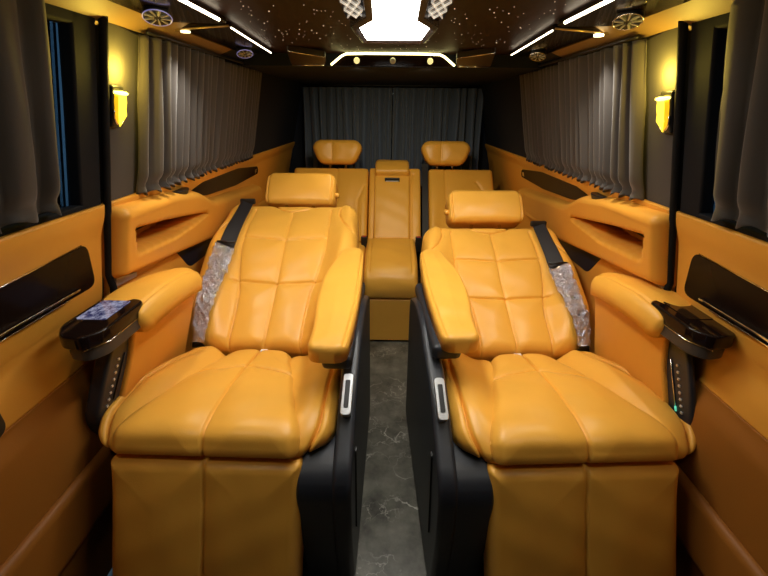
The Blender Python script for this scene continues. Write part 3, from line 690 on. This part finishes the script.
    scr = prism('touch_screen', rounded([(.206, ty0 + .075), (.274, ty0 + .075), (.274, ty1 - .012), (.206, ty1 - .012)], .006), lambda p, d: PO(p[0], p[1], d), .766, .7675, SCREEN if sx < 0 else mat('dark_screen', (.03, .014, .006), .10, spec=.7), tray)
    # --- seat belt lying over the outer bolster of the backrest
    sb = empty('seat_belt', (0, 0, 0), 0, root)

    def belt_surface(xc, wdt, sa, sb_, lift, name, m, n=60, crinkle=0., across=9, parent=sb, th=.0016):
        V, F = [], []
        ss = np.linspace(sa, sb_, n); us = np.linspace(-.5, .5, across)
        for a in ss:
            v = a / L; u_ = None
            for b in us:
                x = xc(v) + b * wdt; hwv = float(hw(np.array([v]))[0]); u = (x / hwv + 1) / 2
                hh = float(ridge(np.array([x]), np.array([a]), np.array([u]), np.array([v]))[0]) + .012
                dd = hwv - abs(x); rr = .045
                if dd < rr: hh -= rr - math.sqrt(max(rr * rr - (rr - max(dd, 0)) ** 2, 0))
                hh = hh + .002
                c = crinkle * rng.normal() if crinkle else 0
                q = fk.at(np.array([x]), np.array([a]), np.array([hh + lift + c])); V.append(tuple(float(g[0]) for g in q))
        for i in range(n - 1):
            for j in range(across - 1): F.append((i * across + j, i * across + j + 1, (i + 1) * across + j + 1, (i + 1) * across + j))
        o = link_mesh(name, V, F, m, parent, smooth=not crinkle); md = o.modifiers.new('th', 'SOLIDIFY'); md.thickness = th; md.offset = 0
        return o
    xb_ = lambda v: .214 - .018 * min(1, max(v, 0) / .9)
    belt_surface(xb_, .046, -.02, L * .95, .010, 'webbing', BELT)
    belt_surface(xb_, .062, .0, L * .55, .021, 'plastic_wrap', WRAP, n=34, crinkle=.0050, across=7, th=.0004)
    g = fk.at(np.array([xb_(.93)]), np.array([L * .95]), np.array([.03])); gx, gy, gz = [float(q[0]) for q in g]
    box('belt_guide', (gx - .032, gy - .008, gz - .010), (gx + .032, gy + .010, gz + .012), BLACK, sb, bevel=.005)
    g = fk.at(np.array([xb_(.6)]), np.array([L * .57]), np.array([.052])); gx, gy, gz = [float(q[0]) for q in g]
    tube('belt_stop', [(gx - .034, gy, gz), (gx + .034, gy, gz)], .006, BLACK, sb, 8)
    return root


sL = captain_seat(-1, .416, math.radians(-.8), [(1.172, .463), (1.36, .585), (1.56, .725), (1.79, .820)], [(1.835, .815), (1.880, .872), (1.940, .938)], 'left')
tag(sL, 'amber leather reclined captain seat left of the aisle, its armrest tray showing a lit screen', 'seat', 'reclined captain seats')
sR = captain_seat(1, .445, math.radians(3.0), [(1.172, .463), (1.35, .570), (1.52, .682), (1.68, .765)], [(1.680, .780), (1.722, .840), (1.778, .898)], 'right')
tag(sR, 'amber leather reclined captain seat right of the aisle, its armrest tray dark', 'seat', 'reclined captain seats')

# ================================================================== REAR SEATS
RB = [(2.36, .47), (2.44, .58), (2.56, .74), (2.67, .868)]
RC = [(1.99, .30), (1.985, .40), (2.03, .452), (2.15, .462), (2.42, .470)]


def rear_seat(xa, xb, hx, label, inner):
    cxm = (xa + xb) / 2; root = empty('bench_seat', (cxm, 2.4, 0)); tag(root, label, 'seat', 'rear bench seats'); q = lambda x: x - cxm
    fk = Frame(RB, 1, 2.4); L = fk.L
    pad('backrest', LEATHER, root, fk, q(xa), q(xb), T=.12, r=.022, rc0=.02, rc1=.02,
        seams=[[(q(hx), L * .25), (q(hx), L)], [(q(inner), 0), (q(inner), L * .55), (q(inner + (.04 if inner < 0 else -.04)), L * .74), (q(inner + (.1 if inner < 0 else -.06)), L * .8)]], gd=.006, gw=.005, puff=.008, e=lambda X, S, u, v: .018 * sm(np.abs(2 * u - 1), .6, .9) * (1 - v))
    fc = Frame(RC, 1, 2.4)
    pad('seat_cushion', LEATHER, root, fc, q(xa), q(xb), T=.10, r=.03, rc0=.03, rc1=.03, seams=[[(q(hx), 0), (q(hx), fc.L)]])
    box('base', (q(xa + .02), 2.05 - 2.4, 0), (q(xb - .02), 2.75 - 2.4, .36), BLACK, root, bevel=.02)
    fh = Frame([(2.635, .893), (2.652, .96), (2.675, 1.035)], 1, 2.4); Lh = fh.L
    hd = pad('headrest', LEATHER, root, fh, lambda t: q(hx) - .122 - .034 * sm(t, 0, .8), lambda t: q(hx) + .122 + .034 * sm(t, 0, .8), T=.07, r=.030, rc0=.045, rc1=.060,
             seams=[[(q(hx) - .03, 0), (q(hx) - .03, Lh)]], gd=.003, gw=.003, puff=.010)
    for d in (-.05, .05): tube('headrest_post', [(q(hx) + d, 2.69 - 2.4, .93), (q(hx) + d, 2.70 - 2.4, .83)], .007, CHROME, hd)


rear_seat(-.60, -.130, -.325, 'left rear bench seat with rounded headrest, behind the left captain seat', -.19)
rear_seat(.245, .650, .350, 'right rear bench seat with rounded headrest, right of the black belt', .60)

cc = empty('center_console', (.015, 2.4, 0)); tag(cc, 'amber leather centre console seat between the two rear bench seats at the aisle end', 'console')
q = lambda x: x - .015
fk = Frame(RB, 1, 2.4); L = fk.L
pad('backrest', LEATHER, cc, fk, q(-.124), q(.196), T=.12, r=.015, rc0=.01, rc1=.015, seams=[[(q(.136), 0), (q(.136), L * .70), (q(.15), L * .9)]], gd=.006, puff=.004)
fp = Frame([(y - .018, z + .010) for y, z in RB], 1, 2.4)
pn = pad('fold_down_armrest', LEATHER, cc, fp, q(-.090), q(.128), T=.03, r=.012, rc0=.015, rc1=.006, s0=.02, s1=L * .90, puff=.004)
for k in (0,):
    hb = fp.at(np.array([q(.019)]), np.array([L * .80]), np.array([.004])); hx_, hy_, hz_ = [float(v[0]) for v in hb]
    pull = box('pull_handle', (hx_ - .046, hy_ - .006, hz_ - .013), (hx_ + .046, hy_ + .012, hz_ + .013), BLACK, pn, bevel=.004)
    box('pull_lip', (hx_ - .040, hy_ - .009, hz_ - .009), (hx_ + .040, hy_ - .004, hz_ - .003), SATIN, pull, bevel=.001)
pad('top_pad', LEATHER, cc, Frame([(2.585, .858), (2.63, .885), (2.68, .905), (2.76, .905)], 1, 2.4), q(-.088), q(.124), T=.05, r=.018, rc0=.015, rc1=.02, puff=.004)
fc = Frame([(1.985, .268), (1.975, .34), (1.99, .405), (2.06, .452), (2.20, .480), (2.38, .500)], 1, 2.4); Lc = fc.L
pad('seat_cushion', LEATHER, cc, fc, q(-.128), q(.160), T=.10, r=.026, rc0=.012, rc1=.02, seams=[[(q(-.098), Lc * .3), (q(-.098), Lc)], [(q(.130), Lc * .3), (q(.130), Lc)]], gd=.004, puff=.006)
box('front_panel', (q(-.105), 1.995 - 2.4, .012), (q(.140), 2.06 - 2.4, .266), LEATHER, cc, bevel=.008)
for x in (-.142, .178):
    t = empty('belt_buckle', (x, 2.33, .50)); tag(t, 'red and black belt buckle %s of the centre console' % ('left' if x < 0 else 'right'), 'buckle', 'rear belt buckles')
    box('housing', (-.018, -.015, -.07), (.018, .015, .018), BLACK, t, bevel=.004); box('release_button', (-.012, -.012, .016), (.012, .006, .022), RED, t, bevel=.002)
V = []
fb = Frame([(y - .012, z + .006) for y, z in RB], 1, 0)
pad_b = []
n = 30; V, F = [], []
for s_ in np.linspace(.0, fb.L + .02, n):
    for x in (.203, .240):
        a = fb.at(np.array([x]), np.array([min(s_, fb.L)]), np.array([.0])); V.append((float(a[0][0]), float(a[1][0]), float(a[2][0]) + max(0, s_ - fb.L)))
for i in range(n - 1): F.append((2 * i, 2 * i + 1, 2 * i + 3, 2 * i + 2))
rbelt = link_mesh('seat_belt', V, F, BELT); md = rbelt.modifiers.new('t', 'SOLIDIFY'); md.thickness = .003
tag(rbelt, 'black seat belt webbing running down between centre console and right rear seat', 'seat belt')
